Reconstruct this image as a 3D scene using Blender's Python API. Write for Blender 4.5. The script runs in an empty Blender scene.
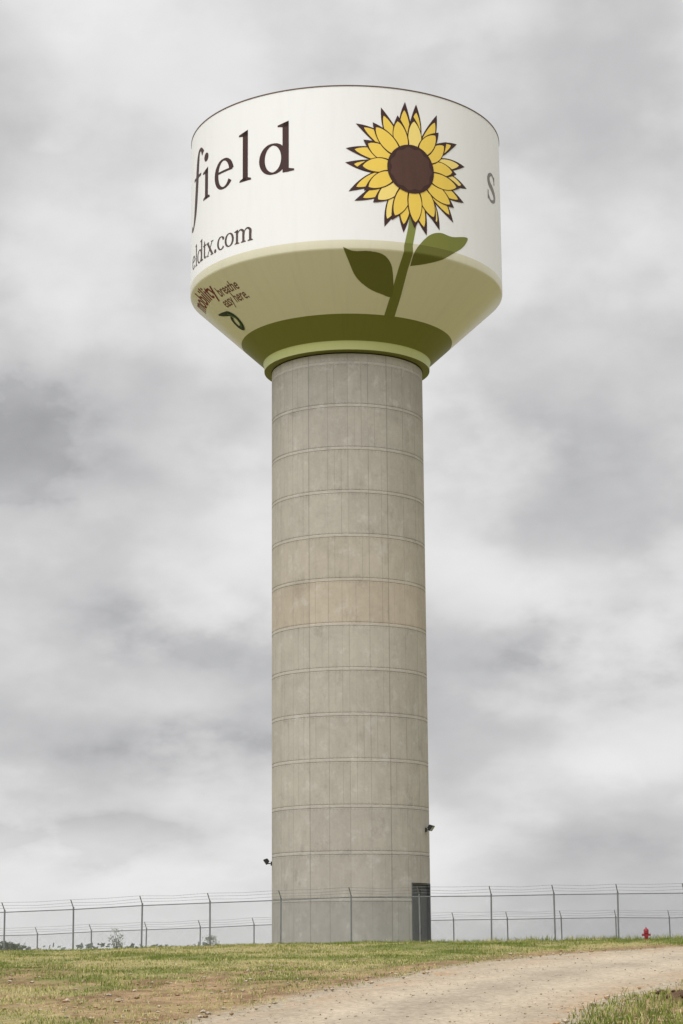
import bpy, bmesh, math, random
import numpy as np
from mathutils import Matrix, Vector
random.seed(7); rng=np.random.default_rng(11)
scene=bpy.context.scene
col=scene.collection
scene.view_settings.view_transform='Standard'
scene.view_settings.look='None'
scene.view_settings.exposure=0
def lin(c):
    c=c/255.0
    return c/12.92 if c<=0.04045 else ((c+0.055)/1.055)**2.4

# ------------------------------------------------------------ helpers
def add(name,me,parent=None):
    o=bpy.data.objects.new(name,me); col.objects.link(o)
    if parent: o.parent=parent
    return o
def mesh(name,verts,faces,mats=(),smooth=False):
    me=bpy.data.meshes.new(name); me.from_pydata([tuple(map(float,v)) for v in verts],[],faces)
    for m in mats: me.materials.append(m)
    if smooth:
        me.polygons.foreach_set('use_smooth',[True]*len(me.polygons))
    me.update(); return me
class NT:
    def __init__(s,t): s.t=t; s.t.nodes.clear()
    def n(s,ty,**k):
        x=s.t.nodes.new(ty)
        for a,b in k.items(): setattr(x,a,b)
        return x
    def link(s,a,b): s.t.links.new(a,b)
    def put(s,sock,v):
        if isinstance(v,bpy.types.NodeSocket): s.link(v,sock)
        else: sock.default_value=v
    def m(s,op,a,b=0.0,c=None,clamp=False):
        x=s.n('ShaderNodeMath',operation=op); x.use_clamp=clamp
        s.put(x.inputs[0],a)
        if len(x.inputs)>1: s.put(x.inputs[1],b)
        if c is not None: s.put(x.inputs[2],c)
        return x.outputs[0]
    def mix(s,f,a,b,mode='MIX'):
        x=s.n('ShaderNodeMix',data_type='RGBA',blend_type=mode)
        s.put(x.inputs[0],f); s.put(x.inputs[6],a); s.put(x.inputs[7],b)
        return x.outputs[2]
    def noise(s,vec,scale,detail=4,rough=.5,dist=0):
        x=s.n('ShaderNodeTexNoise'); 
        if vec is not None: s.link(vec,x.inputs['Vector'])
        x.inputs['Scale'].default_value=scale; x.inputs['Detail'].default_value=detail
        x.inputs['Roughness'].default_value=rough; x.inputs['Distortion'].default_value=dist
        return x.outputs['Fac']
    def ss(s,v,a,b,o0=0.0,o1=1.0):
        x=s.n('ShaderNodeMapRange',interpolation_type='SMOOTHSTEP')
        s.put(x.inputs[0],v); x.inputs[1].default_value=a; x.inputs[2].default_value=b
        x.inputs[3].default_value=o0; x.inputs[4].default_value=o1
        return x.outputs[0]
    def xyz(s,v):
        x=s.n('ShaderNodeSeparateXYZ'); s.link(v,x.inputs[0]); return x.outputs
    def comb(s,a,b,c=0.0):
        x=s.n('ShaderNodeCombineXYZ'); s.put(x.inputs[0],a); s.put(x.inputs[1],b); s.put(x.inputs[2],c); return x.outputs[0]
def newmat(name):
    m=bpy.data.materials.new(name); m.use_nodes=True; t=NT(m.node_tree)
    out=t.n('ShaderNodeOutputMaterial'); b=t.n('ShaderNodeBsdfPrincipled')
    t.link(b.outputs[0],out.inputs[0]); return m,t,b,out
def simple(name,c,rough=.6,metal=0,var=.12,scale=3.0,spec=.4):
    m,t,b,o=newmat(name)
    tc=t.n('ShaderNodeTexCoord').outputs['Object']
    f=t.noise(tc,scale,5,.6)
    dark=tuple(x*(1-var) for x in c[:3])+(1,); lite=tuple(min(1,x*(1+var)) for x in c[:3])+(1,)
    t.link(t.mix(t.ss(f,.3,.7),dark,lite),b.inputs['Base Color'])
    b.inputs['Roughness'].default_value=rough; b.inputs['Metallic'].default_value=metal
    b.inputs['Specular IOR Level'].default_value=spec
    return m

# value noise
def vnoise(x,y,s=0):
    x=np.asarray(x,float); y=np.asarray(y,float)
    xi=np.floor(x).astype(np.int64); yi=np.floor(y).astype(np.int64); fx=x-xi; fy=y-yi
    fx=fx*fx*(3-2*fx); fy=fy*fy*(3-2*fy)
    def h(a,b):
        n=(a*374761393+b*668265263+s*974634777)&0xffffffff
        n=((n^(n>>13))*1274126177)&0xffffffff
        return ((n^(n>>16))&0xffff)/65535.0
    return (h(xi,yi)*(1-fx)+h(xi+1,yi)*fx)*(1-fy)+(h(xi,yi+1)*(1-fx)+h(xi+1,yi+1)*fx)*fy
def fbm(x,y,s=0,o=4):
    r=0;a=.5
    for i in range(o):
        r=r+a*vnoise(np.asarray(x)*2**i,np.asarray(y)*2**i,s+i*17); a*=.5
    return r/(1-.5**o)
def sst(a,b,x):
    t=np.clip((np.asarray(x,float)-a)/(b-a),0,1); return t*t*(3-2*t)

# ------------------------------------------------------------ camera
F=2050.0; TH=math.atan(433/F); ROLL=math.radians(-0.41)
cam=bpy.data.cameras.new('camera'); camo=bpy.data.objects.new('camera',cam); col.objects.link(camo)
cam.sensor_fit='VERTICAL'; cam.sensor_height=36; cam.lens=F/1024*36; cam.clip_end=20000; cam.clip_start=.5
CM=Matrix.Rotation(math.pi/2+TH,4,'X')@Matrix.Rotation(ROLL,4,'Z')
camo.matrix_world=CM; scene.camera=camo

# ------------------------------------------------------------ world
SUN_EL=math.radians(50); SUN_AZ=math.radians(212)   # azimuth clockwise from +Y
w=bpy.data.worlds.new('World'); scene.world=w; w.use_nodes=True
t=NT(w.node_tree); out=t.n('ShaderNodeOutputWorld'); bg=t.n('ShaderNodeBackground'); t.link(bg.outputs[0],out.inputs[0])
sky=t.n('ShaderNodeTexSky',sky_type='NISHITA'); sky.sun_disc=False; sky.sun_elevation=SUN_EL; sky.sun_rotation=SUN_AZ
d=t.n('ShaderNodeTexCoord').outputs['Generated']; X,Y,Z=t.xyz(d)
# overcast: billowing masses, a little flattened towards the horizon
zs_=t.m('POWER',t.m('ADD',t.m('MAXIMUM',Z,0.0),.02),.80)
p=t.comb(X,Y,t.m('MULTIPLY',zs_,1.5))
n1=t.noise(p,6.5,8,.47,.0)
n2=t.noise(p,14.0,8,.50,.0)
n3=t.noise(t.comb(Y,X,t.m('MULTIPLY',zs_,1.6)),30.0,7,.50,.0)
bil=t.m('ABSOLUTE',t.m('SUBTRACT',t.m('MULTIPLY',n2,2.0),1.0))
puff=t.ss(t.m('ADD',t.m('MULTIPLY',n1,.6),t.m('MULTIPLY',n2,.4)),.46,.57,0.0,1.0)   # firmer cloud edges
base=t.m('ADD',t.ss(n1,.32,.68,.52,.72),t.m('ADD',t.m('MULTIPLY',bil,.09),t.m('ADD',t.m('MULTIPLY',t.m('SUBTRACT',n3,.5),.13),t.m('MULTIPLY',puff,.065))))
def dirpix(px,py):
    v=Vector(((px-341.5)/F,-(py-512)/F,-1)).normalized(); return (CM.to_3x3()@v)
def blob(px,py,sx,sy,amt,cur):
    c=dirpix(px,py)
    dx=t.m('DIVIDE',t.m('SUBTRACT',X,c.x),sx/F); dz=t.m('DIVIDE',t.m('SUBTRACT',Z,c.z),sy/F)
    nn=t.m('ADD',t.m('MULTIPLY',t.m('SUBTRACT',n2,.5),6.0),t.m('MULTIPLY',t.m('SUBTRACT',n3,.5),4.5))
    r2=t.m('ADD',t.m('MULTIPLY',dx,dx),t.m('MULTIPLY',dz,dz))
    r2=t.m('MAXIMUM',t.m('ADD',r2,nn),0.0)
    g=t.m('MULTIPLY',t.m('EXPONENT',t.m('MULTIPLY',r2,-1.0)),t.m('GREATER_THAN',Y,0.0))
    return t.m('ADD',cur,t.m('MULTIPLY',g,amt))
lum=base
for b in [(5,445,75,55,-.15),(200,625,120,42,-.10),(215,750,105,30,-.12),(645,650,120,42,-.15),(60,842,130,22,-.12),(500,440,140,45,-.05),
          (540,590,90,35,.06),(100,540,130,45,.07),(620,845,120,18,-.05),(330,865,250,25,.05),(110,695,90,25,.07),(600,770,120,35,.07),(340,50,320,90,.05),(570,300,120,80,.04)]:
    lum=blob(*b,lum)
zen=t.ss(Z,.42,.95,1.0,2.0)
sd=Vector((math.sin(SUN_AZ)*math.cos(SUN_EL),math.cos(SUN_AZ)*math.cos(SUN_EL),math.sin(SUN_EL)))
dot=t.m('ADD',t.m('ADD',t.m('MULTIPLY',X,sd.x),t.m('MULTIPLY',Y,sd.y)),t.m('MULTIPLY',Z,sd.z))
glow=t.ss(dot,.25,1.0,0.0,1.15)
lum=t.m('MULTIPLY',lum,t.m('ADD',zen,glow))
tint=t.mix(t.ss(lum,.42,.72),(0.99,0.99,1.015,1),(1.005,.998,1.0,1))
cl=t.mix(1.0,tint,t.comb(lum,lum,lum),'MULTIPLY')
sk=t.mix(1.0,sky.outputs[0],(.07,.07,.07,1),'MULTIPLY')
t.link(t.mix(.98,sk,cl),bg.inputs[0]); bg.inputs[1].default_value=1.0
L=bpy.data.lights.new('sun','SUN'); L.energy=1.45; L.angle=math.radians(35); L.color=(1,.98,.965)
lo=bpy.data.objects.new('sun',L); col.objects.link(lo); lo.rotation_euler=(-sd).to_track_quat('-Z','Y').to_euler(); lo.location=(-20,-20,60)

# ------------------------------------------------------------ road layout
RL=np.array([(-9,0),(-7,18),(-4.0,32),(-2.5,37.5),(-1.5,41.6),(-.2,46.5),(1.8,53.5),(3.5,59.5),(7.0,66),(11.8,70.7),(16.3,73.7),(26,77.7),(45,81.7)],float)
RR=np.array([(-3,0),(1,18),(3.4,32),(4.2,37),(4.8,40),(6.0,44),(8.0,49),(10.3,54),(13.5,59),(18,63.5),(24,68),(32,71),(48,75)],float)
tt=np.linspace(0,12,260)
def smo(P):
    o=np.stack([np.interp(tt,np.arange(13),P[:,i]) for i in (0,1)],1)
    k=np.ones(15)/15
    for i in (0,1):
        q=np.pad(o[:,i],7,mode='reflect',reflect_type='odd'); o[:,i]=np.convolve(q,k,'valid')
    return o
EL=smo(RL); ER=smo(RR); C=(EL+ER)/2
T_=np.gradient(C,axis=0); T_/=np.linalg.norm(T_,axis=1)[:,None]
Wp=np.abs((ER-EL)[:,0]*T_[:,1]-(ER-EL)[:,1]*T_[:,0])/2
def roadd(x,y):
    x=np.asarray(x,float).ravel(); y=np.asarray(y,float).ravel(); out=np.full(x.shape,99.0)
    idx=np.where((x>-40)&(x<70)&(y>-20)&(y<100))[0]
    for s in range(0,len(idx),20000):
        k=idx[s:s+20000]
        dx=x[k][:,None]-C[None,:,0]; dy=y[k][:,None]-C[None,:,1]
        dd=dx*dx+dy*dy; j=dd.argmin(1)
        out[k]=np.sqrt(dd[np.arange(len(k)),j])-Wp[j]
    return out
# ------------------------------------------------------------ terrain
YP=[-300,-50,28,50,76,84,92,104,118,150,300,1000,7000]; ZP=[-2.2,-1.6,-1.6,-.87,-.03,.01,-.03,-.35,-.8,-1.6,-4,-9,-14]
def gbase(x,y):
    z=np.interp(y,YP,ZP)
    xl=np.clip(-x,0,45); xr=np.clip(x,0,45)
    z=z-.010*xl*sst(50,80,y)-.024*xl*sst(80,93,y)*(1-sst(180,400,y))+.005*xr*sst(50,80,y)
    return z
def heap(x,y): return np.exp(-(((x-7.2)/.8)**2+((y-41.8)/2.2)**2))
def ground(x,y,rd=None):
    x=np.asarray(x,float).ravel(); y=np.asarray(y,float).ravel()
    if rd is None: rd=roadd(x,y)
    off=sst(0,1.6,rd)
    near=1-sst(130,300,y)
    z=gbase(x,y)+off*near*((fbm(x/5,y/5,3)-.5)*.18+(fbm(x/.9,y/.9,9,3)-.5)*.10)+near*(fbm(x/9,y/9,5,2)-.5)*.08
    z=z-.16*sst(-.35,-1.2,rd)
    z=z+.30*heap(x,y)*(.7+.9*(fbm(x/.5,y/.5,77,3)-.3))
    return z
def axis(lo,hi,st,far,gr=1.22):
    a=list(np.arange(lo,hi+1e-6,st)); s=st; v=hi
    r=[]
    while v<far: s*=gr; v+=s; r.append(v)
    return a,r
a,r=axis(-22,22,.20,7000); xs=np.array([-q for q in r[::-1]]+a+r)
a,r=axis(33,97,.22,7000); ylow=[];s=.22;v_=33
while v_>-200: s*=1.25; v_-=s; ylow.append(v_)
ys=np.array(ylow[::-1]+a+r)
GX,GY=np.meshgrid(xs,ys); gx=GX.ravel(); gy=GY.ravel(); rd=roadd(gx,gy); gz=ground(gx,gy,rd)
nx,ny=len(xs),len(ys)
i=np.arange(nx*ny).reshape(ny,nx)
fc=np.stack([i[:-1,:-1],i[:-1,1:],i[1:,1:],i[1:,:-1]],-1).reshape(-1,4)
me=bpy.data.meshes.new('ground'); me.vertices.add(nx*ny); me.vertices.foreach_set('co',np.stack([gx,gy,gz],1).astype(np.float32).ravel())
me.loops.add(fc.size); me.loops.foreach_set('vertex_index',fc.ravel().astype(np.int32)); me.polygons.add(len(fc))
me.polygons.foreach_set('loop_start',np.arange(0,fc.size,4,dtype=np.int32)); me.update(calc_edges=True); me.validate()
me.polygons.foreach_set('use_smooth',[True]*len(me.polygons))
def C3(*c): return np.array([lin(v) for v in c])
GREEN=C3(126,130,72); STRAW=C3(170,158,110); DIRT=C3(174,145,112); PALE=C3(190,176,155); BROWN=C3(142,112,84); DARK=C3(80,60,46)
def dirtmask(x,y,rd):
    n=fbm(x/2.6,y/4.5,21); n2=fbm(x/.8,y/1.6,31,3)
    m=sst(3.4,.1,rd+(n2-.5)*2.6)*.95
    band=sst(40.5,43,y)*(1-sst(54,63,y))*sst(6,-3,x)
    m=np.maximum(m,band*sst(.38,.62,n*.5+n2*.5+.05)*.9)
    m=np.maximum(m,sst(.18,.45,heap(x,y)+(n2-.5)*.4))
    m=np.maximum(m,sst(.58,.72,n*.6+n2*.4)*.75)
    return np.clip(m,0,1)
dm=dirtmask(gx,gy,rd)
n1_=fbm(gx/1.8,gy/3,41)[:,None]; n2_=fbm(gx/.5,gy/.9,51,3)[:,None]
gc=GREEN*(1-sst(.36,.66,n1_))+STRAW*sst(.36,.66,n1_)
dc=DIRT*(1-sst(.38,.66,n2_))+BROWN*sst(.38,.66,n2_)
hp=sst(.15,.5,heap(gx,gy))[:,None]; dc=dc*(1-hp)+(DARK*(1-n2_)+BROWN*.8*n2_)*hp
pr=sst(.8,-.3,rd)[:,None]; dc=dc*(1-pr)+PALE*pr
cc=gc*(1-dm[:,None])+dc*dm[:,None]
def setcol(me,cc):
    at=me.color_attributes.new('col','FLOAT_COLOR','POINT')
    at.data.foreach_set('color',np.concatenate([cc,np.ones((len(cc),1))],1).astype(np.float32).ravel())
setcol(me,cc)
def attrmat(name,k=1.0,ns=6,bump=.4,lo=.78,hi=1.18,rough=.95):
    m,t,b,o=newmat(name)
    at=t.n('ShaderNodeAttribute'); at.attribute_name='col'
    tc=t.n('ShaderNodeTexCoord').outputs['Object']
    f=t.noise(tc,ns,9,.75)
    c=t.mix(1.0,at.outputs['Color'],t.mix(t.ss(f,.32,.68),(lo*k,lo*k,lo*k*.98,1),(hi*k,hi*k,hi*k,1)),'MULTIPLY')
    t.link(c,b.inputs['Base Color']); b.inputs['Roughness'].default_value=rough; b.inputs['Specular IOR Level'].default_value=.15
    if bump>0:
        bp=t.n('ShaderNodeBump'); bp.inputs['Strength'].default_value=bump; bp.inputs['Distance'].default_value=.05
        t.link(f,bp.inputs['Height']); t.link(bp.outputs[0],b.inputs['Normal'])
    return m
me.materials.append(attrmat('ground_soil_grass',.74,6,.6,.62,1.32))
g=add('ground',me); g['kind']='structure'
# road sheet
NA=44; NR=520; rv=[];rf=[]
u=np.linspace(-1,1,NA); kk=np.linspace(0,259,NR)
for k in kk:
    jl=(fbm(k*.33,1.5,61)-.5)*.20; jr=(fbm(k*.33,7.5,71)-.5)*.20
    e0=np.array([np.interp(k,np.arange(260),EL[:,i_]) for i_ in (0,1)]); e1=np.array([np.interp(k,np.arange(260),ER[:,i_]) for i_ in (0,1)])
    for q in range(NA):
        tq=(u[q]+1)/2; tq=tq*(1+jl+jr)-jl
        rv.append(e0*(1-tq)+e1*tq)
rv=np.array(rv); rz=gbase(rv[:,0],rv[:,1])+(fbm(rv[:,0]/9,rv[:,1]/9,5,2)-.5)*.08
uu=np.tile(u,NR)
rz=rz+.03-.09*np.abs(uu)**8+(fbm(rv[:,0]/.6,rv[:,1]/.9,13,3)-.5)*.06-.03*np.exp(-((np.abs(uu)-.42)/.12)**2)
for k in range(NR-1):
    for q in range(NA-1):
        a_=k*NA+q; rf.append((a_,a_+1,a_+NA+1,a_+NA))
rn=fbm(rv[:,0]/1.1,rv[:,1]/2.2,81)[:,None]
rut=np.exp(-((np.abs(uu)-.42)/.14)**2)[:,None]
midc=np.exp(-(uu/.20)**2)[:,None]
rcc=PALE*(.76+.38*rn)*(1+.08*rut-.12*midc); edge=(np.abs(uu)**3)[:,None]*(.45+.5*sst(.4,.6,rn))
rcc=rcc*(1-edge)+DIRT*edge
me=mesh('road',np.column_stack([rv,rz]),rf,[attrmat('gravel_road_surface',.84,7,.6,.72,1.2)],True); setcol(me,rcc)
ro=add('road',me); ro['kind']='structure'

# ------------------------------------------------------------ grass & stones
def scatter_blades(name,N,ylo,yhi,keep,hfun,label,cfun,blades=5,seed=3,sp=.10):
    rg=np.random.default_rng(seed)
    y=rg.uniform(ylo,yhi,N); x=rg.uniform(-1,1,N)*(.22*y+4)
    rd=roadd(x,y); k=rg.uniform(0,1,N)<keep(x,y,rd); x=x[k];y=y[k];rd=rd[k]
    cb=cfun(x,y,rg); h=hfun(x,y,rg)
    x=np.repeat(x,blades);y=np.repeat(y,blades);h=np.repeat(h,blades)*rg.uniform(.55,1.1,len(x)); cb=np.repeat(cb,blades,0)
    x=x+rg.normal(0,sp,len(x)); y=y+rg.normal(0,sp,len(x)); z=ground(x,y)-.02
    a=rg.uniform(0,2*np.pi,len(x)); wd=rg.uniform(.005,.013,len(x)); lean=rg.uniform(.1,.7,len(x))*h; la=rg.uniform(0,2*np.pi,len(x))
    p0=np.stack([x-np.cos(a)*wd,y-np.sin(a)*wd,z],1); p1=np.stack([x+np.cos(a)*wd,y+np.sin(a)*wd,z],1)
    m0=np.stack([x-np.cos(a)*wd*.8+lean*.35*np.cos(la),y-np.sin(a)*wd*.8+lean*.35*np.sin(la),z+h*.6],1)
    m1=np.stack([x+np.cos(a)*wd*.8+lean*.35*np.cos(la),y+np.sin(a)*wd*.8+lean*.35*np.sin(la),z+h*.6],1)
    p2=np.stack([x+lean*np.cos(la),y+lean*np.sin(la),z+h],1)
    V=np.stack([p0,p1,m1,m0,p2],1).reshape(-1,3); n=len(x); b0=np.arange(n)*5
    loops=np.stack([b0,b0+1,b0+2,b0+3,b0+3,b0+2,b0+4],1).ravel().astype(np.int32)
    st=np.stack([np.arange(n)*7,np.arange(n)*7+4],1).ravel().astype(np.int32)
    me=bpy.data.meshes.new(name); me.vertices.add(len(V)); me.vertices.foreach_set('co',V.astype(np.float32).ravel())
    me.loops.add(len(loops)); me.loops.foreach_set('vertex_index',loops); me.polygons.add(len(st)); me.polygons.foreach_set('loop_start',st)
    me.update(calc_edges=True)
    cv=np.repeat(cb*rg.uniform(.75,1.2,(n,1)),5,0); setcol(me,cv)
    me.materials.append(attrmat(name+'_blades',.95,3,0.0,.9,1.1)); o=add(name,me); o['kind']='stuff'; o['label']=label; return o
LG=C3(134,142,72); DG=C3(106,118,56); ST=C3(186,176,126)
def cgrass(x,y,rg):
    f=sst(62,80,y)
    n=(fbm(x/1.8,y/3,41)*.62+rg.uniform(0,1,len(x))*.38-.05*f-.02)[:,None]
    return np.where(n<.42,DG,np.where(n<.55,LG,ST))
scatter_blades('grass',105000,30,100,lambda x,y,r:(1-.88*dirtmask(x,y,r))*(r>-.1)*(.45+.55*sst(.35,.55,fbm(x/1.0,y/1.8,123,3))),
    lambda x,y,rg:.035+.12*fbm(x/1.0,y/1.4,91)**1.6*rg.uniform(.5,1.7,len(x)),'short green and straw coloured grass on the slope',cgrass,5,3,.13)
def cweed(x,y,rg):
    n=rg.uniform(0,1,len(x))[:,None]; return np.where(n<.55,DG*.9,np.where(n<.85,LG,ST))
scatter_blades('weeds',9000,85,99,lambda x,y,r:np.clip(sst(.42,.6,fbm(x/1.5,y/4,101))+.12,0,1)*(.4+.6*sst(-2,8,x)),
    lambda x,y,rg:.08+.26*rg.uniform(0,1,len(x))**2*(.5+.6*sst(0,10,x)),'taller weeds growing along the fence line',cweed,6,5,.14)
scatter_blades('verge_grass',4600,30,43.5,lambda x,y,r:((r>-.15)&(x>2.5))*(1-.85*sst(.15,.4,heap(x,y))),
    lambda x,y,rg:.04+.17*rg.uniform(0,1,len(x))*fbm(x/.7,y/.7,7)*2,'green grass tufts beside the gravel road',cweed,8,8,.12)
# stones
rg=np.random.default_rng(21); N=12000
sy=rg.uniform(33,78,N); sx=rg.uniform(-1,1,N)*(.2*sy+3); rdd=roadd(sx,sy); dmk=dirtmask(sx,sy,rdd)
k=(rg.uniform(0,1,N)<dmk*np.where(rdd<-.5,.5,.85)); sx=sx[k];sy=sy[k];rdd=rdd[k]; sz=np.where(rdd<0,gbase(sx,sy)+.03+(fbm(sx/9,sy/9,5,2)-.5)*.08,ground(sx,sy,rdd))
oc=np.array([(1,0,0),(-1,0,0),(0,1,0),(0,-1,0),(0,0,1),(0,0,-1),(.6,.6,.5),(-.6,.6,.5),(.6,-.6,.5),(-.6,-.6,.5)])
bmh=bmesh.new(); vs=[bmh.verts.new(p_) for p_ in oc]; bmesh.ops.convex_hull(bmh,input=vs); bmh.verts.index_update()
hv=np.array([v.co[:] for v in bmh.verts]); hf=[[v.index for v in f.verts] for f in bmh.faces]; bmh.free()
V=[];FF=[];CC=[]
hpv=heap(sx,sy)
for q in range(len(sx)):
    s=.010+.036*rg.uniform()**5*(1.5 if rdd[q]>-.4 else .6)
    if hpv[q]>.2: s*=2.0
    R=Matrix.Rotation(rg.uniform(0,6.28),3,'Z'); J=hv*rg.uniform(.7,1.3,hv.shape)*np.array([s*1.2,s,s*.65])
    J=J@np.array(R); b0=len(V)
    V.extend((J+np.array([sx[q],sy[q],sz[q]+s*.25])).tolist()); FF.extend([[b0+a_ for a_ in f] for f in hf])
    c=(DARK*1.4 if hpv[q]>.2 else (PALE if (rdd[q]<-.4 or rg.uniform()<.5) else DIRT))*rg.uniform(.7,1.05); CC.extend([c]*len(hv))
me=mesh('gravel_stones',V,FF,[attrmat('stone_surface',.85,20,.2)]); setcol(me,np.array(CC))
o=add('gravel_stones',me); o['kind']='stuff'; o['label']='loose pale stones and soil clods on dirt and road'

# ------------------------------------------------------------ WATER TOWER
TX,TY=.34,104.0
SR=3.95
tower=bpy.data.objects.new('water_tower',None); col.objects.link(tower); tower.location=(TX,TY,-.4)
tower['label']='tall round concrete water tower with white sunflower painted tank'; tower['category']='water tower'
OZ=.4   # children local z = abs z + OZ
def lathe(name,prof,seg,mats,mi=None,parent=None,sharp=30,caps=False):
    V=[];Fc=[];M=[]
    for (r,z) in prof:
        for s in range(seg):
            a=2*math.pi*s/seg; V.append((r*math.sin(a),-r*math.cos(a),z))
    for k in range(len(prof)-1):
        for s in range(seg):
            s2=(s+1)%seg; Fc.append((k*seg+s,k*seg+s2,(k+1)*seg+s2,(k+1)*seg+s)); M.append(mi[k] if mi else 0)
    if caps:
        Fc.append(list(range(seg))[::-1]); Fc.append([(len(prof)-1)*seg+s for s in range(seg)]); M+=[0,0]
    me=mesh(name,V,Fc,mats,True)
    me.polygons.foreach_set('material_index',M)
    me.set_sharp_from_angle(angle=math.radians(sharp))
    return add(name,me,parent)
# concrete shaft
m,t,b,o=newmat('cast_concrete')
tc=t.n('ShaderNodeTexCoord').outputs['Object']; X,Y,Z=t.xyz(tc)
Z=t.m('SUBTRACT',Z,OZ)
ang=t.m('ADD',t.m('ARCTAN2',X,t.m('MULTIPLY',Y,-1)),math.pi)
fz=t.m('DIVIDE',t.m('SUBTRACT',Z,4.35-2.23*4),2.23); band=t.m('FLOOR',fz); fr=t.m('FRACT',fz)
pa=t.m('DIVIDE',ang,math.radians(15)); pan=t.m('FLOOR',t.m('DIVIDE',pa,2.0)); pf=t.m('FRACT',pa)
def wn(v):
    x=t.n('ShaderNodeTexWhiteNoise',noise_dimensions='3D'); t.link(v,x.inputs[0]); return x.outputs[0]
wb=wn(t.comb(band,3.3,0)); wp=wn(t.comb(band,pan,1.0))
stv=t.comb(t.m('MULTIPLY',ang,9.0),t.m('MULTIPLY',Z,.35),0.0); streak=t.noise(stv,1.3,7,.62)
mot=t.noise(tc,.9,9,.70,.6); fine=t.noise(tc,7,7,.75)
c=t.mix(wb,(.340,.322,.294,1),(.388,.358,.310,1))
warm=t.m('MULTIPLY',t.m('MULTIPLY',t.m('GREATER_THAN',Z,15.5),t.m('LESS_THAN',Z,17.73)),.60)
c=t.mix(warm,c,(.43,.36,.275,1))
warm2=t.m('MULTIPLY',t.m('MULTIPLY',t.m('GREATER_THAN',Z,17.73),t.m('LESS_THAN',Z,19.96)),.40)
c=t.mix(warm2,c,(.40,.345,.275,1))
val=t.m('ADD',.46,t.m('ADD',t.m('MULTIPLY',wp,.10),t.m('ADD',t.m('MULTIPLY',streak,.36),t.m('ADD',t.m('MULTIPLY',mot,.40),t.m('MULTIPLY',fine,.28)))))
lai=t.m('MULTIPLY',t.ss(t.noise(t.comb(t.m('MULTIPLY',ang,4),t.m('MULTIPLY',Z,.9),4.),1.3,9,.72),.52,.69),.46)
dstn=t.m('MULTIPLY',t.ss(t.noise(t.comb(t.m('MULTIPLY',ang,3.5),t.m('MULTIPLY',Z,.7),9.),1.1,9,.72),.54,.74),.20)
jd=t.m('MULTIPLY',t.m('MINIMUM',fr,t.m('SUBTRACT',1.0,fr)),2.23)
jn=t.noise(t.comb(t.m('MULTIPLY',ang,14),band,2.),1.0,5,.65)
jl=t.m('MULTIPLY',t.m('LESS_THAN',t.m('ABSOLUTE',t.m('SUBTRACT',jd,.085)),.02),t.m('MULTIPLY',t.ss(jn,.35,.6),.24))
df=t.m('FRACT',t.m('DIVIDE',ang,math.radians(2.5)))
dots=t.m('MULTIPLY',t.m('MULTIPLY',t.m('LESS_THAN',t.m('ABSOLUTE',t.m('SUBTRACT',jd,.15)),.025),t.m('LESS_THAN',df,.5)),.12)
vd=t.m('MULTIPLY',t.m('MINIMUM',pf,t.m('SUBTRACT',1.0,pf)),SR*math.radians(15))
vwn=wn(t.comb(band,t.m('FLOOR',t.m('ADD',pa,.5)),7.0))
vl=t.m('MULTIPLY',t.m('LESS_THAN',vd,.020),t.m('MULTIPLY',vwn,.26))
pb=t.m('DIVIDE',ang,math.radians(5)); pbf=t.m('FRACT',pb); vb_=t.m('MULTIPLY',t.m('MINIMUM',pbf,t.m('SUBTRACT',1.0,pbf)),SR*math.radians(5))
vbn=wn(t.comb(band,t.m('FLOOR',t.m('ADD',pb,.5)),11.0))
vlf=t.m('MULTIPLY',t.m('LESS_THAN',vb_,.016),t.m('MULTIPLY',t.ss(vbn,.4,1.0),.20))
p4=t.m('FRACT',t.m('ADD',t.m('DIVIDE',ang,math.radians(60)),.5)); v4=t.m('MULTIPLY',t.m('MINIMUM',p4,t.m('SUBTRACT',1.0,p4)),SR*math.radians(60))
vl4=t.m('MULTIPLY',t.m('LESS_THAN',v4,.028),.26)
dk=t.m('SUBTRACT',1.0,t.m('MAXIMUM',t.m('MAXIMUM',jl,dots),t.m('MAXIMUM',t.m('MAXIMUM',vl,vlf),vl4)))
drip=t.m('MULTIPLY',t.m('MULTIPLY',t.ss(fr,.5,1.0),t.ss(streak,.45,.65)),.16)
val=t.m('MULTIPLY',t.m('MULTIPLY',t.m('MULTIPLY',val,dk),t.m('SUBTRACT',1.0,drip)),t.m('SUBTRACT',1.0,dstn))
c=t.mix(lai,c,(.50,.485,.46,1))
c=t.mix(t.m('MULTIPLY',t.m('LESS_THAN',jd,.06),t.m('MULTIPLY',t.ss(jn,.3,.6),.35)),c,(.50,.48,.45,1))
c=t.mix(1.0,c,t.comb(val,val,val),'MULTIPLY')
t.link(c,b.inputs['Base Color']); b.inputs['Roughness'].default_value=.9; b.inputs['Specular IOR Level'].default_value=.2
bp=t.n('ShaderNodeBump'); bp.inputs['Strength'].default_value=.3; bp.inputs['Distance'].default_value=.02
t.link(fine,bp.inputs['Height']); t.link(bp.outputs[0],b.inputs['Normal'])
conc=m
prof=[(SR+.25,-1.5),(SR+.25,-.28),(SR,-.26)]
for k in range(-1,11):
    h=4.35+2.23*k
    prof+=[(SR,h-.11),(SR-.014,h-.10),(SR-.014,h-.075),(SR,h-.06),(SR,h+.06),(SR-.014,h+.075),(SR-.014,h+.10),(SR,h+.11)]
prof+=[(SR,29.35)]
shaft=lathe('shaft',[(r_,z_+OZ) for r_,z_ in prof],192,[conc],None,tower,30,True)
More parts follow.
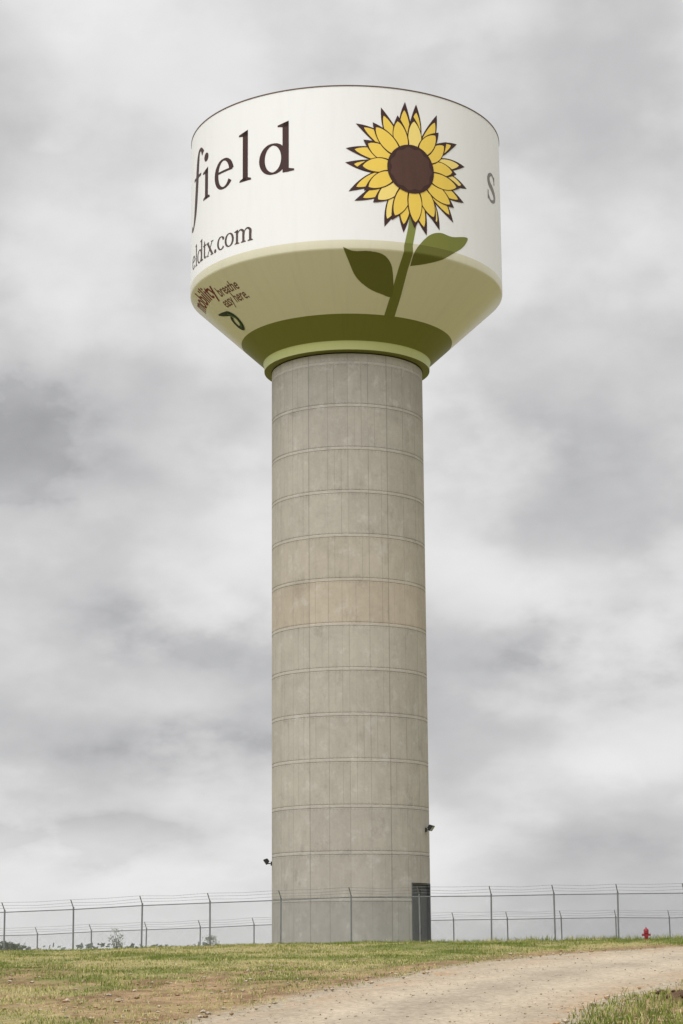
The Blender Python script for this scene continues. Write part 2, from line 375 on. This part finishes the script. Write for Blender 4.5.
# doorway cut into the shaft wall
DA=math.radians(65.5); DW,DH=2.35,3.35
bm=bmesh.new(); bmesh.ops.create_cube(bm,size=1)
for v in bm.verts: v.co=Vector((v.co.x*DW,v.co.y*1.6,v.co.z*(DH+.3)))
bmesh.ops.transform(bm,matrix=Matrix.Rotation(DA,4,'Z')@Matrix.Translation((0,-SR-.1,(DH-.3)/2)),verts=bm.verts)
cm=bpy.data.meshes.new('cut'); bm.to_mesh(cm); bm.free(); cut=add('cut',cm,tower)
md=shaft.modifiers.new('b','BOOLEAN'); md.object=cut; md.operation='DIFFERENCE'; md.solver='EXACT'
bpy.context.view_layer.update(); dg=bpy.context.evaluated_depsgraph_get()
nm=bpy.data.meshes.new_from_object(shaft.evaluated_get(dg))
shaft.modifiers.clear()
if len(nm.polygons)>1000: shaft.data=nm; nm.name='shaft'
bpy.data.objects.remove(cut)

# tank profile from top of wall downward (v = height on drum, arc length below)
RT=8.25
PR=[(RT,42.0),(RT,33.50),(RT-.015,33.44),(RT-.06,33.38),(4.42,29.92)]
cum=[0]
for q in range(1,len(PR)): cum.append(cum[-1]+math.dist(PR[q],PR[q-1]))
cum=np.array(cum); PRn=np.array(PR)
def prof_at(v):
    s=42.0-v
    s=max(s,-.1)
    k=int(np.searchsorted(cum,s,side='right')-1); k=max(0,min(len(PR)-2,k))
    f=(s-cum[k])/(cum[k+1]-cum[k]); p=PRn[k]*(1-f)+PRn[k+1]*f
    dr=PRn[k+1]-PRn[k]; dr=dr/np.linalg.norm(dr); nrm=(-dr[1],dr[0])
    return p[0],p[1],nrm
VMIN=42.0-cum[-1]
def surf(u_,v_,off):
    r,z,n=prof_at(v_); ph=u_/RT; r+=n[0]*off; z+=n[1]*off
    return (r*math.sin(ph),-r*math.cos(ph),z+OZ)
def pix2uv(px,py):
    d=dirpix(px,py)
    v=VMIN
    while v<42.05:
        r,z,_=prof_at(v); tt_=z/d.z; x=d.x*tt_-TX; y=d.y*tt_-TY; f=math.hypot(x,y)-r
        if f<=0 : 
            return (math.atan2(x,-y)*RT,v)
        v+=.01
    return (math.atan2(x,-y)*RT,42.0)
def v_of_z(z):
    for v in np.arange(VMIN,42,.01):
        if prof_at(v)[1]>=z: return v
# paint
def paint(name,c,dirt=.1,spec=.3,rough=.45):
    m,t,b,o=newmat(name); tc=t.n('ShaderNodeTexCoord').outputs['Object']; X,Y,Z=t.xyz(tc)
    ang=t.m('ARCTAN2',X,t.m('MULTIPLY',Y,-1))
    s=t.noise(t.comb(t.m('MULTIPLY',ang,14),t.m('MULTIPLY',Z,.25),0.),1.2,6,.6); f=t.noise(tc,.5,5,.6)
    k=t.m('SUBTRACT',1.0,t.m('ADD',t.m('MULTIPLY',t.ss(s,.45,.8),dirt),t.m('MULTIPLY',f,dirt*.7)))
    t.link(t.mix(1.0,c,t.comb(k,k,k),'MULTIPLY'),b.inputs['Base Color'])
    sz=t.m('FRACT',t.m('DIVIDE',Z,2.72)); sa=t.m('FRACT',t.m('DIVIDE',ang,math.radians(22.5)))
    sm=t.m('MAXIMUM',t.m('LESS_THAN',sz,.008),t.m('LESS_THAN',sa,.006))
    bp=t.n('ShaderNodeBump'); bp.inputs['Strength'].default_value=.12; bp.inputs['Distance'].default_value=.02
    t.link(t.m('ADD',sm,f),bp.inputs['Height']); t.link(bp.outputs[0],b.inputs['Normal'])
    b.inputs['Roughness'].default_value=rough; b.inputs['Specular IOR Level'].default_value=spec
    return m
WHITE=paint('white_tank_paint',(.78,.785,.795,1),.035)
TAN=paint('tan_tank_paint',(.64,.61,.46,1),.06,.7,.30)
DKG=paint('olive_tank_paint',(.165,.170,.035,1),.08,.2)
LTG=paint('light_green_tank_paint',(.46,.49,.21,1),.06)
BRN=paint('maroon_rim_paint',(.12,.07,.06,1),.05)
VB=33.9; 
vd_=v_of_z(30.95)
vv=sorted(set([42.0,VB,vd_,VMIN]+[42.0-float(c_) for c_ in cum]),reverse=True)
tp=[];tm=[]
for v in vv:
    r,z,_=prof_at(v); tp.append((r,z))
for k in range(len(vv)-1):
    mid_=(vv[k]+vv[k+1])/2; tm.append(0 if mid_>VB else (1 if mid_>vd_ else 2))
tp+= [(4.40,29.90),(4.36,29.80),(4.34,29.45),(3.97,29.40)]; tm+=[2,3,3,2]  # last face, the collar underside, takes the olive colour as painted shade
tank=lathe('tank',[(r_,z_+OZ) for r_,z_ in tp],512,[WHITE,TAN,DKG,LTG],tm,tower,25)
rp=[(RT-.005,41.95),(RT+.025,41.96),(RT+.025,42.01),(RT-.02,42.02)]+[(RT*q_,42.02+1.15*(1-q_*q_)) for q_ in np.linspace(.99,.002,16)]
roof=lathe('roof',[(max(r_,.01),z_+OZ) for r_,z_ in rp],256,[WHITE,BRN],[1,1,1]+[0]*16,tank,30)
vent=lathe('roof_vent',[(.01,43.0+OZ),(.5,43.0+OZ),(.5,43.6+OZ),(.8,43.62+OZ),(.7,43.8+OZ),(.01,44.0+OZ)],24,[WHITE],None,roof)
# ---- decals
def decal(name,polys,matr,parent,base=.010,cut=.2,lower=None):
    bm=bmesh.new()
    for P,lv in polys:
        vs=[bm.verts.new((p_[0],p_[1],base+lv*.0022)) for p_ in P]
        try: bm.faces.new(vs)
        except Exception: pass
    bmesh.ops.triangulate(bm,faces=bm.faces[:])
    us=[v.co.x for v in bm.verts]; v2=[v.co.y for v in bm.verts]
    a_=math.floor(min(us)/cut)*cut
    while a_<max(us):
        bmesh.ops.bisect_plane(bm,geom=bm.verts[:]+bm.edges[:]+bm.faces[:],plane_co=(a_,0,0),plane_no=(1,0,0)); a_+=cut
    if min(v2)<34:
        for c_ in list(42.0-cum[1:-1])+[VB]:
            bmesh.ops.bisect_plane(bm,geom=bm.verts[:]+bm.edges[:]+bm.faces[:],plane_co=(0,float(c_),0),plane_no=(0,1,0))
    if lower:
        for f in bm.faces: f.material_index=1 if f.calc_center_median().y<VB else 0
    for v in bm.verts: v.co=Vector(surf(v.co.x,v.co.y,v.co.z))
    bmesh.ops.recalc_face_normals(bm,faces=bm.faces[:])
    me=bpy.data.meshes.new(name); bm.to_mesh(me); bm.free(); me.materials.append(matr)
    if lower: me.materials.append(lower)
    o=add(name,me,parent); return o
def ribbon(pts,ws):
    out=[];P=[Vector(p_) for p_ in pts];n=len(P);Ls=[]
    for i_ in range(n):
        d_=(P[min(i_+1,n-1)]-P[max(i_-1,0)]).normalized(); nn=Vector((-d_.y,d_.x))
        w_=ws[i_] if hasattr(ws,'__len__') else ws
        Ls.append((P[i_]+nn*w_/2,P[i_]-nn*w_/2))
    return [[Ls[i_][0],Ls[i_][1],Ls[i_+1][1],Ls[i_+1][0]] for i_ in range(n-1)]
def arc(cx,cy,rx,ry,a0,a1,thick,thin,n=26):
    pts=[];ws=[]
    for q in range(n+1):
        a=math.radians(a0+(a1-a0)*q/n); pts.append((cx+rx*math.cos(a),cy+ry*math.sin(a))); ws.append(thin+(thick-thin)*abs(math.cos(a))**1.3)
    return ribbon(pts,ws)
def circ(cx,cy,r,n=20): return [[(cx+r*math.cos(2*math.pi*q/n),cy+r*math.sin(2*math.pi*q/n)) for q in range(n)]]
S=.195; TN=.065
def stem(x,y0,y1,foot=True,flag=True,s=None):
    s=S if s is None else s
    o=[[(x-s/2,y0),(x+s/2,y0),(x+s/2,y1),(x-s/2,y1-.06)]]
    if foot: o.append([(x-s/2-.13,y0-.005),(x+s/2+.13,y0-.005),(x+s/2+.11,y0+.055),(x+s/2,y0+.10),(x-s/2,y0+.10),(x-s/2-.11,y0+.055)])
    if flag: o.append([(x-s/2-.16,y1-.14),(x-s/2-.15,y1-.09),(x+s/2,y1+.01),(x+s/2,y1-.17),(x-s/2,y1-.17)])
    return o
def spl(pts,n=10):
    o=[];P=[pts[0]]+list(pts)+[pts[-1]]
    for i_ in range(1,len(P)-2):
        for q in range(n):
            t_=q/n;o.append(tuple(.5*((2*P[i_][k])+(-P[i_-1][k]+P[i_+1][k])*t_+(2*P[i_-1][k]-5*P[i_][k]+4*P[i_+1][k]-P[i_+2][k])*t_**2+(-P[i_-1][k]+3*P[i_][k]-3*P[i_+1][k]+P[i_+2][k])*t_**3) for k in range(len(pts[0]))))
    o.append(pts[-1]); return o
def sp(pts3,k=1.0):
    q=spl(pts3); return ribbon([(a[0],a[1]) for a in q],[a[2]*k for a in q])
def arch(x0,x1):
    return sp([(x0,.72,.05),(x0+.12,.88,.08),(x0+(x1-x0)*.6,.93,.12),(x1,.76,S),(x1,.5,S)])
GL={
 'l':(.54,lambda:[stem(.27,0,1.6)]),
 'i':(.54,lambda:[stem(.27,0,1.0),circ(.25,1.36,.14)]),
 'e':(.94,lambda:[arc(.47,.49,.36,.455,8,325,S,TN),[[(.12,.53),(.87,.53),(.87,.60),(.12,.60)]]]),
 'd':(1.10,lambda:[arc(.45,.48,.365,.455,0,360,S,TN,40),stem(.86,0,1.6,False,True),[[(.86,0.0),(1.12,.02),(1.12,.08),(.94,.12),(.86,.12)]]]),
 'o':(1.0,lambda:[arc(.48,.49,.37,.45,0,360,S,TN,40)]),
 'c':(.87,lambda:[arc(.47,.49,.35,.45,42,322,S,TN),circ(.72,.78,.11)]),
 't':(.62,lambda:[sp([(.26,1.28,.07),(.26,1.0,S),(.26,.4,S),(.28,.16,S),(.40,.06,.12),(.56,.12,.05)]),[[(.04,.91),(.56,.91),(.56,1.0),(.04,1.0)]]]),
 'x':(.98,lambda:[ribbon([(.12,.98),(.82,.02)],S),ribbon([(.80,.98),(.12,.02)],.08),[[(0,.94),(.36,.94),(.36,1.0),(0,1.0)]],[[(.62,.94),(.94,.94),(.94,1.0),(.62,1.0)]],[[(0,0),(.3,0),(.3,.06),(0,.06)]],[[(.6,0),(.96,0),(.96,.06),(.6,.06)]]]),
 'm':(1.70,lambda:[stem(.25,0,1.0),arch(.32,.84),stem(.84,0,.72,True,False),arch(.92,1.44),stem(1.44,0,.72,True,False)]),
 's':(.80,lambda:[sp([(.64,.80,.05),(.50,.95,.07),(.32,.95,.09),(.16,.80,.13),(.20,.60,.17),(.42,.47,.18),(.62,.32,.17),(.64,.14,.12),(.44,.02,.08),(.24,.03,.07),(.10,.20,.05)],1.25),[[(.60,.68),(.67,.68),(.68,.97),(.62,.97)]],[[(.07,.02),(.13,.02),(.13,.33),(.07,.33)]]]),
 'f':(.70,lambda:[sp([(.86,1.58,.20),(.70,1.76,.12),(.52,1.70,.15),(.42,1.40,.23),(.32,.7,.27),(.20,0,.27),(.06,-.38,.20),(-.14,-.58,.11),(-.34,-.50,.20)]),[[(.02,.91),(.70,.91),(.72,1.0),(.04,1.0)]]]),
 '.':(.42,lambda:[circ(.2,.11,.14)]),
}
def place(ch,u0,v0,sc,sx=1.0,g=None):
    out=[]
    for k,pl in enumerate((g or GL[ch][1])()):
        for q in pl: out.append(([(u0+p_[0]*sc*sx,v0+p_[1]*sc) for p_ in q],k))
    return out
MAR=paint('dark_brown_lettering_paint',(.050,.022,.020,1),.05,.2)
GRB=paint('grey_brown_lettering_paint',(.085,.058,.054,1),.05,.2)
GRS=paint('grazing_sheen_lettering_paint',(.20,.185,.18,1),.05,.2)  # brown lettering greyed: pale look at a grazing angle put into the colour
RED=paint('dark_red_lettering_paint',(.17,.02,.028,1),.05,.2)
REB=paint('red_brown_lettering_paint',(.16,.065,.05,1),.05,.2)
XH=1.68; BL=37.65
name=bpy.data.objects.new('name_lettering',None); col.objects.link(name); name.parent=tank
for ch,pxl,py in [('d',259.6,150),('l',238.7,160),('e',214.6,175),('i',203,180),('f',194.6,190)]:
    decal('letter_'+ch,place(ch,pix2uv(pxl,py)[0],BL,XH,1.03),MAR,name)
decal('grazing_sheen_lettering',place('s',pix2uv(486.6,190)[0],BL,XH*.92,1.12),GRS,tank)
S=.20; TN=.075
word='eldtx.com'; sc=.745; tw=sum(GL[c_][0] for c_ in word)*sc
uend=pix2uv(253.5,240)[0]; u0=uend-tw; ps=[]
for ch in word:
    ps+=place(ch,u0,34.44,sc); u0+=GL[ch][0]*sc
decal('web_address_lettering',ps,GRB,tank)
# ---- sunflower
FU,FV=pix2uv(411,169.5)
YEL=paint('yellow_petal_paint',(.80,.57,.095,1),.05); CRM=paint('pale_yellow_petal_paint',(.84,.66,.20,1),.05)
def petal(ang,r0,r1,W,bend,tipp,n=18,pk=.75):
    Lp=[];Rp=[]
    for q in range(n+1):
        t_=q/n; r=r0+(r1-r0)*t_; w_=W*2.35*(t_+.14)**pk*(1-t_)**tipp
        off=bend*t_**2.4
        ca,sa=math.cos(ang),math.sin(ang)
        x=ca*r-sa*off; y=sa*r+ca*off
        Lp.append((FU+x-sa*w_,FV+y+ca*w_)); Rp.append((FU+x+sa*w_,FV+y-ca*w_))
    return Lp+Rp[::-1][1:]
rr=random.Random(8)
out_=[];yel=[];crm=[]
def layer(N,r0,rt,rf,W,Wf,lv,ph,jit,cream=0,bdm=1):
    for k in range(N):
        a=2*math.pi*(k+ph)/N+rr.uniform(-.05,.05); j=rr.uniform(-jit,jit); bd=rr.choice([-1,1])*rr.uniform(.12,.38)*bdm
        l=lv+(k%3)*2
        out_.append((petal(a,r0,rt+j,W,bd,.98),l))
        (crm if rr.random()<cream else yel).append((petal(a,r0+.10,rf+j,Wf,bd*.58,.78),l+1))
layer(18,1.0,3.46,3.02,.40,.290,0,.0,.12,.1)
layer(15,1.0,2.92,2.62,.46,.360,7,.5,.15,.25,.8)
flower=decal('sunflower_outline',out_,MAR,tank)
decal('yellow_petals',yel,YEL,flower)
if crm: decal('pale_petals',crm,CRM,flower)
DSC=paint('brown_seed_disc_paint',(.085,.038,.026,1),.2)
decal('seed_disc_outline',[(p_,21) for p_ in circ(FU,FV,1.28,48)],MAR,flower)
sc_=[(FU+(1.10+.05*math.cos(a_*11))*math.cos(a_),FV+(1.10+.05*math.cos(a_*11))*math.sin(a_)) for a_ in np.linspace(0,2*math.pi,132,endpoint=False)]
sd_=decal('seed_disc',[(sc_,23)],DSC,flower)
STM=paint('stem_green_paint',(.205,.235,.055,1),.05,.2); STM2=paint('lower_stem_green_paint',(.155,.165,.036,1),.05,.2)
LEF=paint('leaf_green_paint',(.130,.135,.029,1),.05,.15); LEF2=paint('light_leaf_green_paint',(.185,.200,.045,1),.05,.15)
def pxpoly(pts,n=6):
    q=spl(list(pts)+[pts[0]],n)[:-1]; return [pix2uv(*p_) for p_ in q]
stp=[(409.5,214),(408,228),(404,246),(398.5,268),(391.5,292),(384,316),(394,318),(401,295),(407.5,270),(412.5,246),(416,228),(417,214)]
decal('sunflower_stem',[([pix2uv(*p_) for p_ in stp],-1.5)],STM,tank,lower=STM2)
la=[(343,247),(354,251),(368,251),(382,254),(390,262),(393,276),(392,296),(381,294),(368,288),(356,277),(349,262)]
lb=[(410,266),(414,253),(421,243),(430,235),(440,233),(452,237),(467,238),(463,247),(454,253),(441,260),(425,264)]
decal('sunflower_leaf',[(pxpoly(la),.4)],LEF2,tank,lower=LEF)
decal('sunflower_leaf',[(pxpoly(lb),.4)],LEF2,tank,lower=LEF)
# ---- slogan with small red word and swirl
def txt(body,size,px,py,matr,rot=0,bold=0,lv=0,name='slogan_lettering',sx=1.0):
    cu=bpy.data.curves.new('tmp','FONT'); cu.body=body; cu.size=size; cu.offset=bold; cu.resolution_u=4
    ob=bpy.data.objects.new('tmp',cu); col.objects.link(ob); bpy.context.view_layer.update()
    dg=bpy.context.evaluated_depsgraph_get(); m_=bpy.data.meshes.new_from_object(ob.evaluated_get(dg))
    u0,v0=pix2uv(px,py); ps=[]
    cr,sr=math.cos(rot),math.sin(rot)
    for f in m_.polygons:
        P=[m_.vertices[i_].co for i_ in f.vertices]
        ps.append(([(u0+p_.x*sx*cr-p_.y*sr,v0+p_.x*sx*sr+p_.y*cr) for p_ in P],lv))
    bpy.data.objects.remove(ob); bpy.data.curves.remove(cu)
    return decal(name,ps,matr,tank)
txt('mobility',1.30,206,314,RED,0,.02,sx=.90)
txt('breathe',.86,221.5,297,REB,0,.008,sx=.76)
txt('easy here.',.86,227.5,308,REB,0,.008,sx=.76)
u0,v0=pix2uv(223,317)
K=lambda ps,l: [([(u0+p_[0]*.85,v0+p_[1]*.92) for p_ in q],l+k*.1) for k,q in enumerate(ps)]
swo=decal('swirl_emblem',K(sp([(-.35,.25,.10),(.20,.12,.24),(.85,-.02,.32),(1.4,-.15,.36),(1.75,-.55,.38),(1.65,-1.00,.38),(1.25,-1.20,.34),(.90,-.98,.30),(.95,-.55,.26),(1.30,-.35,.20)]),0),simple('black_emblem_paint',(.014,.026,.012,1)),tank)
decal('emblem_green_stroke',K(sp([(1.1,-.05,.05),(1.5,-.30,.10),(1.72,-.65,.12),(1.55,-1.02,.12),(1.2,-1.12,.05)]),9),simple('green_emblem_paint',(.07,.14,.03,1)),swo)  # thin green stroke over the swirl, in its own paint colour

# ---- door
STEEL=simple('dark_grey_door_paint',(.035,.039,.043,1),.5,0,.15); FRM=simple('galvanised_frame',(.07,.075,.08,1),.45,.2)
def box(name,cx,cy,cz,sx,sy,sz,mat,parent,rotz=0,bev=.01,rotm=None):
    bm=bmesh.new(); bmesh.ops.create_cube(bm,size=1)
    for v in bm.verts: v.co=Vector((v.co.x*sx,v.co.y*sy,v.co.z*sz))
    if bev: bmesh.ops.bevel(bm,geom=bm.edges[:],offset=bev,segments=2,affect='EDGES')
    me=bpy.data.meshes.new(name); bm.to_mesh(me); bm.free(); me.materials.append(mat)
    o=add(name,me,parent); o.location=(cx,cy,cz); 
    o.rotation_euler=rotm if rotm is not None else (0,0,rotz)
    return o
def joinboxes(name,specs,mat,parent,loc,rotz):
    bm=bmesh.new()
    for (x,y,z,sx,sy,sz) in specs:
        g_=bmesh.ops.create_cube(bm,size=1)['verts']
        for v in g_: v.co=Vector((v.co.x*sx+x,v.co.y*sy+y,v.co.z*sz+z))
    me=bpy.data.meshes.new(name); bm.to_mesh(me); bm.free(); me.materials.append(mat)
    o=add(name,me,parent); o.location=loc; o.rotation_euler=(0,0,rotz); return o
DR=SR-.32
dl=(DR*math.sin(DA),-DR*math.cos(DA),0)
HWD=DW/2-.09
door=joinboxes('door',[(-HWD/2-.005,-.0,DH/2,HWD-.01,.07,DH-.12),(HWD/2+.005,-.0,DH/2,HWD-.01,.07,DH-.12)]+
    [(sgn*HWD/2,-.05,z_,HWD*.75,.03,.8) for sgn in (-1,1) for z_ in (.7,1.7,2.7)],STEEL,tower,dl,DA)
joinboxes('door_frame',[(-DW/2+.04,-.06,DH/2,.08,.22,DH),(DW/2-.04,-.06,DH/2,.08,.22,DH),(0,-.06,DH-.04,DW-.17,.22,.08)],FRM,door,(0,0,0),0)
joinboxes('handle',[(.1,-.12,1.05,.04,.06,.3),(.1,-.08,1.15,.03,.08,.03),(.1,-.08,.95,.03,.08,.03)],FRM,door,(0,0,0),0)
# ---- flood lights
BLK=simple('black_lamp_housing',(.02,.02,.022,1),.5); GLS=simple('lamp_glass',(.30,.32,.33,1),.15)
def flood(az,h,lab,k=1.0):
    a=az; rot=a
    base=(SR*math.sin(a),-SR*math.cos(a),h+OZ)
    arm=joinboxes('flood_light',[(0,-.03,0,.16,.06,.2),(0,-.12,0,.05,.18,.05),(0,-.20,.05,.05,.05,.14)],BLK,tower,base,rot)
    arm['label']=lab
    bm=bmesh.new(); bmesh.ops.create_cube(bm,size=1)
    for v in bm.verts:
        s=1.0 if v.co.y<0 else .6; v.co=Vector((v.co.x*.44*s,v.co.y*.22,v.co.z*.32*s))
    bmesh.ops.bevel(bm,geom=bm.edges[:],offset=.02,segments=2,affect='EDGES')
    me=bpy.data.meshes.new('lamp_housing'); bm.to_mesh(me); bm.free(); me.materials.append(BLK)
    hs=add('lamp_housing',me,arm); hs.location=(0,-.26,.12); hs.rotation_euler=(math.radians(35),0,0)
    box('lamp_glass',0,-.115,0,.36,.012,.25,GLS,hs)
flood(math.radians(70),5.55,'black flood light on a wall bracket')
flood(math.radians(-86),4.0,'small black flood light on a wall bracket')

# ------------------------------------------------------------ fences
GAL=simple('galvanised_steel',(.20,.21,.215,1),.45,.5,.2)
def meshmat():
    m,t,b,o=newmat('chain_link_fabric'); tc=t.n('ShaderNodeTexCoord').outputs['Object']; X,Y,Z=t.xyz(tc)
    P=.075
    def wv(s):
        f=t.m('FRACT',t.m('DIVIDE',s,P)); return t.m('LESS_THAN',t.m('MINIMUM',f,t.m('SUBTRACT',1.0,f)),.04)
    k=t.m('MAXIMUM',wv(t.m('ADD',X,Z)),wv(t.m('SUBTRACT',X,Z)))
    tr=t.n('ShaderNodeBsdfTransparent'); mx=t.n('ShaderNodeMixShader')
    t.link(k,mx.inputs[0]); t.link(tr.outputs[0],mx.inputs[1]); t.link(b.outputs[0],mx.inputs[2]); t.link(mx.outputs[0],o.inputs[0])
    b.inputs['Base Color'].default_value=(.22,.23,.235,1); b.inputs['Metallic'].default_value=.5; b.inputs['Roughness'].default_value=.5
    return m
CLM=meshmat()
def tube(bm,p,q,r,seg=8,r2=None):
    p=Vector(p);q=Vector(q);d_=(q-p); L_=d_.length
    M=Matrix.Translation((p+q)/2)@d_.to_track_quat('Z','Y').to_matrix().to_4x4()
    bmesh.ops.create_cone(bm,cap_ends=True,segments=seg,radius1=r,radius2=r if r2 is None else r2,depth=L_,matrix=M)
frr=random.Random(4)
def fence(xs_,yf,label,H=2.12,arm=(-.10,-.22,.36)):
    root=bpy.data.objects.new('chain_link_fence',None); col.objects.link(root)
    x0=xs_[0]; zs=gbase(np.array(xs_,float),np.array([yf(x) for x in xs_])); root.location=(x0,yf(x0),float(zs[0]))
    root['label']=label; root['category']='fence'; root['group']='fences around the tower compound'
    R0=root.location
    bm=bmesh.new(); tube(bm,(0,0,-.6),(0,0,H+.05),.038,10); tube(bm,(0,0,H+.05),(0,0,H+.09),.05,10,.02)
    tube(bm,(0,0,H+.04),(arm[0],arm[1],H+.04+arm[2]),.022,6)
    pm=bpy.data.meshes.new('post'); bm.to_mesh(pm); bm.free(); pm.materials.append(GAL)
    tops=[]
    for x,z in zip(xs_,zs):
        o=bpy.data.objects.new('post',pm); col.objects.link(o); o.parent=root
        o.location=(x-R0.x,yf(x)-R0.y,float(z)-R0.z+frr.uniform(-.03,.03)); o.rotation_euler=(frr.uniform(-.012,.012),frr.uniform(-.014,.014),0); tops.append(Vector(o.location))
    bm=bmesh.new(); bw=bmesh.new(); V=[];Fq=[]
    for a_,b_ in zip(tops[:-1],tops[1:]):
        tube(bm,a_+Vector((0,-.0,H-.02)),b_+Vector((0,0,H-.02)),.022,6)
        for f_ in (.30,.65,1.0):
            o_=Vector((arm[0]*f_,arm[1]*f_,H+.04+arm[2]*f_)); mid=(a_+b_)/2+o_-Vector((0,0,.02+frr.uniform(0,.05)))
            tube(bw,a_+o_,mid,.006,4); tube(bw,mid,b_+o_,.006,4)
            for q in range(1,20):
                c_=(a_+o_).lerp(mid,q/10) if q<=10 else mid.lerp(b_+o_,q/10-1)
                tube(bw,c_+Vector((0,-.02,-.02)),c_+Vector((0,.02,.02)),.003,3)
        k=len(V); V+=[a_+Vector((0,-.04,-.1)),b_+Vector((0,-.04,-.1)),b_+Vector((0,-.04,H)),a_+Vector((0,-.04,H))]; Fq.append((k,k+1,k+2,k+3))
    me=bpy.data.meshes.new('top_rail'); bm.to_mesh(me); me.materials.append(GAL); add('top_rail',me,root)
    me=bpy.data.meshes.new('barbed_wire'); bw.to_mesh(me); me.materials.append(GAL); add('barbed_wire',me,root)
    add('chain_link_mesh',mesh('chain_link_mesh',V,Fq,[CLM]),root); bm.free(); bw.free()
XF=[-24.1,-21.05,-18,-15.05,-12.0,-8.98,-5.95,-2.83,.30,3.35,6.50,9.32,12.12,15.1,18.1,21.1,24.1]
fence(XF,lambda x:92.6,'grey chain link fence with barbed wire in front of tower')
fence([-17.3+3.05*k for k in range(-2,7)],lambda x:118,'grey chain link fence with barbed wire behind tower')
fence([3.11+3.05*k for k in range(0,8)],lambda x:118,'grey chain link fence with barbed wire behind tower')

# ------------------------------------------------------------ hydrant
hx,hy=12.15,84.3; hz=float(ground([hx],[hy])[0])
HR=simple('red_hydrant_paint',(.24,.012,.02,1),.5)
hyd=bpy.data.objects.new('fire_hydrant',None); col.objects.link(hyd); hyd.location=(hx,hy,hz-.03); hyd.scale=(.72,.72,.66)
hyd['label']='small red fire hydrant standing in grass near fence'; hyd['category']='fire hydrant'
lathe('barrel',[(.01,-.15),(.10,-.15),(.10,.05),(.17,.05),(.17,.09),(.11,.10),(.11,.50),(.16,.51),(.16,.55),(.13,.56),(.125,.62)],24,[HR],None,hyd)
lathe('bonnet',[(.125,.622),(.15,.63),(.145,.70),(.10,.77),(.045,.79),(.04,.80),(.04,.86),(.01,.86)],24,[HR],None,hyd)
for s_ in (1,-1,0):
    bm=bmesh.new(); dv=Vector((s_,0,0)) if s_ else Vector((0,-1,0)); c0=Vector((0,0,.42 if s_ else .36)); r_=.06 if s_ else .08
    tube(bm,c0+dv*.08,c0+dv*.18,r_,14); tube(bm,c0+dv*.18,c0+dv*.24,r_*1.25,6)
    me=bpy.data.meshes.new('nozzle'); bm.to_mesh(me); bm.free(); me.materials.append(HR); add('nozzle',me,hyd)

# ------------------------------------------------------------ trees and shrubs
BARK=simple('bark',(.10,.08,.06,1),.9)
def leafmat(n,c1,c2):
    m,t,b,o=newmat(n); tc=t.n('ShaderNodeTexCoord').outputs['Object']
    t.link(t.mix(t.ss(t.noise(tc,1.2,4,.6),.35,.65),c1,c2),b.inputs['Base Color']); b.inputs['Roughness'].default_value=.8; return m
LM=leafmat('tree_foliage',(.035,.055,.022,1),(.08,.11,.04,1)); SM=leafmat('pale_shrub_foliage',(.14,.17,.11,1),(.30,.33,.25,1))
FM=leafmat('far_foliage',(.10,.13,.10,1),(.17,.20,.16,1))
def tree(name,x,y,H,cr,label,cat,lm,nl=900,ls=.28,seed=1,z=None,group=None):
    r_=random.Random(seed); z=float(ground([x],[y])[0]) if z is None else z
    root=bpy.data.objects.new(name,None); col.objects.link(root); root.location=(x,y,z); root['label']=label; root['category']=cat
    if group: root['group']=group
    bm=bmesh.new(); tube(bm,(0,0,-.2),(0.02*H,0,H*.5),H*.025,7,H*.014); tips=[]
    for k in range(9):
        a=k*2.4; p0=Vector((.02*H*.8,0,H*(.28+.025*k))); p1=Vector((math.cos(a)*cr*r_.uniform(.4,.85),math.sin(a)*cr*r_.uniform(.4,.85),H*r_.uniform(.5,.92)))
        tube(bm,p0,p1,H*.010,5,H*.003); tips.append(p1)
    me=bpy.data.meshes.new('trunk'); bm.to_mesh(me); bm.free(); me.materials.append(BARK); add('trunk',me,root)
    V=[];Fq=[]
    cl=tips+[Vector((0,0,H*.85))]
    for k in range(nl):
        c_=r_.choice(cl); s=cr*.42
        p=c_+Vector((r_.gauss(0,s*.55),r_.gauss(0,s*.55),r_.gauss(0,s*.42)))
        if p.z<H*.15 or p.z>H*1.02: continue
        q=Vector((r_.gauss(0,1),r_.gauss(0,1),r_.gauss(0,1))).normalized(); e=q.orthogonal().normalized(); f=q.cross(e); l=ls*r_.uniform(.5,1.2); b0=len(V)
        V+=[p-e*l,p-f*l*.5,p+e*l,p+f*l*.5]; Fq.append((b0,b0+1,b0+2,b0+3))
    add('crown',mesh('crown',V,Fq,[lm]),root)
for k,(px,dist,H) in enumerate([(2,300,5.6),(11,330,5.4)]):
    x=(px-345)/F*.978*dist
    tree('distant_tree',x,dist,H,H*.42,'dark green distant tree beyond the fence','tree',LM,900,.32,11+k,group='distant trees')
def px2x(px,dist): return (px-344.5)/F*.978*dist
tree('shrub',px2x(116,107),107,1.9,.38,'pale leafy sapling behind the fence','shrub',SM,260,.05,31)
tree('shrub',px2x(211,100),100,1.0,.34,'small grey green bush behind the fence','shrub',SM,420,.04,32)
V=[];Fq=[];r_=random.Random(9)
for k in range(5200):
    x=r_.uniform(-150,150); y=r_.uniform(395,420); zt=float(-4.7+4.6+.7*vnoise(x/9,0,5)+.4*vnoise(x/2.5,3,6))
    p=Vector((x,y,r_.uniform(-5,zt))); q=Vector((r_.gauss(0,1),r_.gauss(0,1),r_.gauss(0,1))).normalized(); e=q.orthogonal().normalized(); f=q.cross(e); l=r_.uniform(.4,.8); b0=len(V)
    V+=[p-e*l,p-f*l*.6,p+e*l,p+f*l*.6]; Fq.append((b0,b0+1,b0+2,b0+3))
o=add('distant_wood',mesh('distant_wood',V,Fq,[FM])); o['kind']='stuff'; o['label']='low line of far woodland on the horizon'
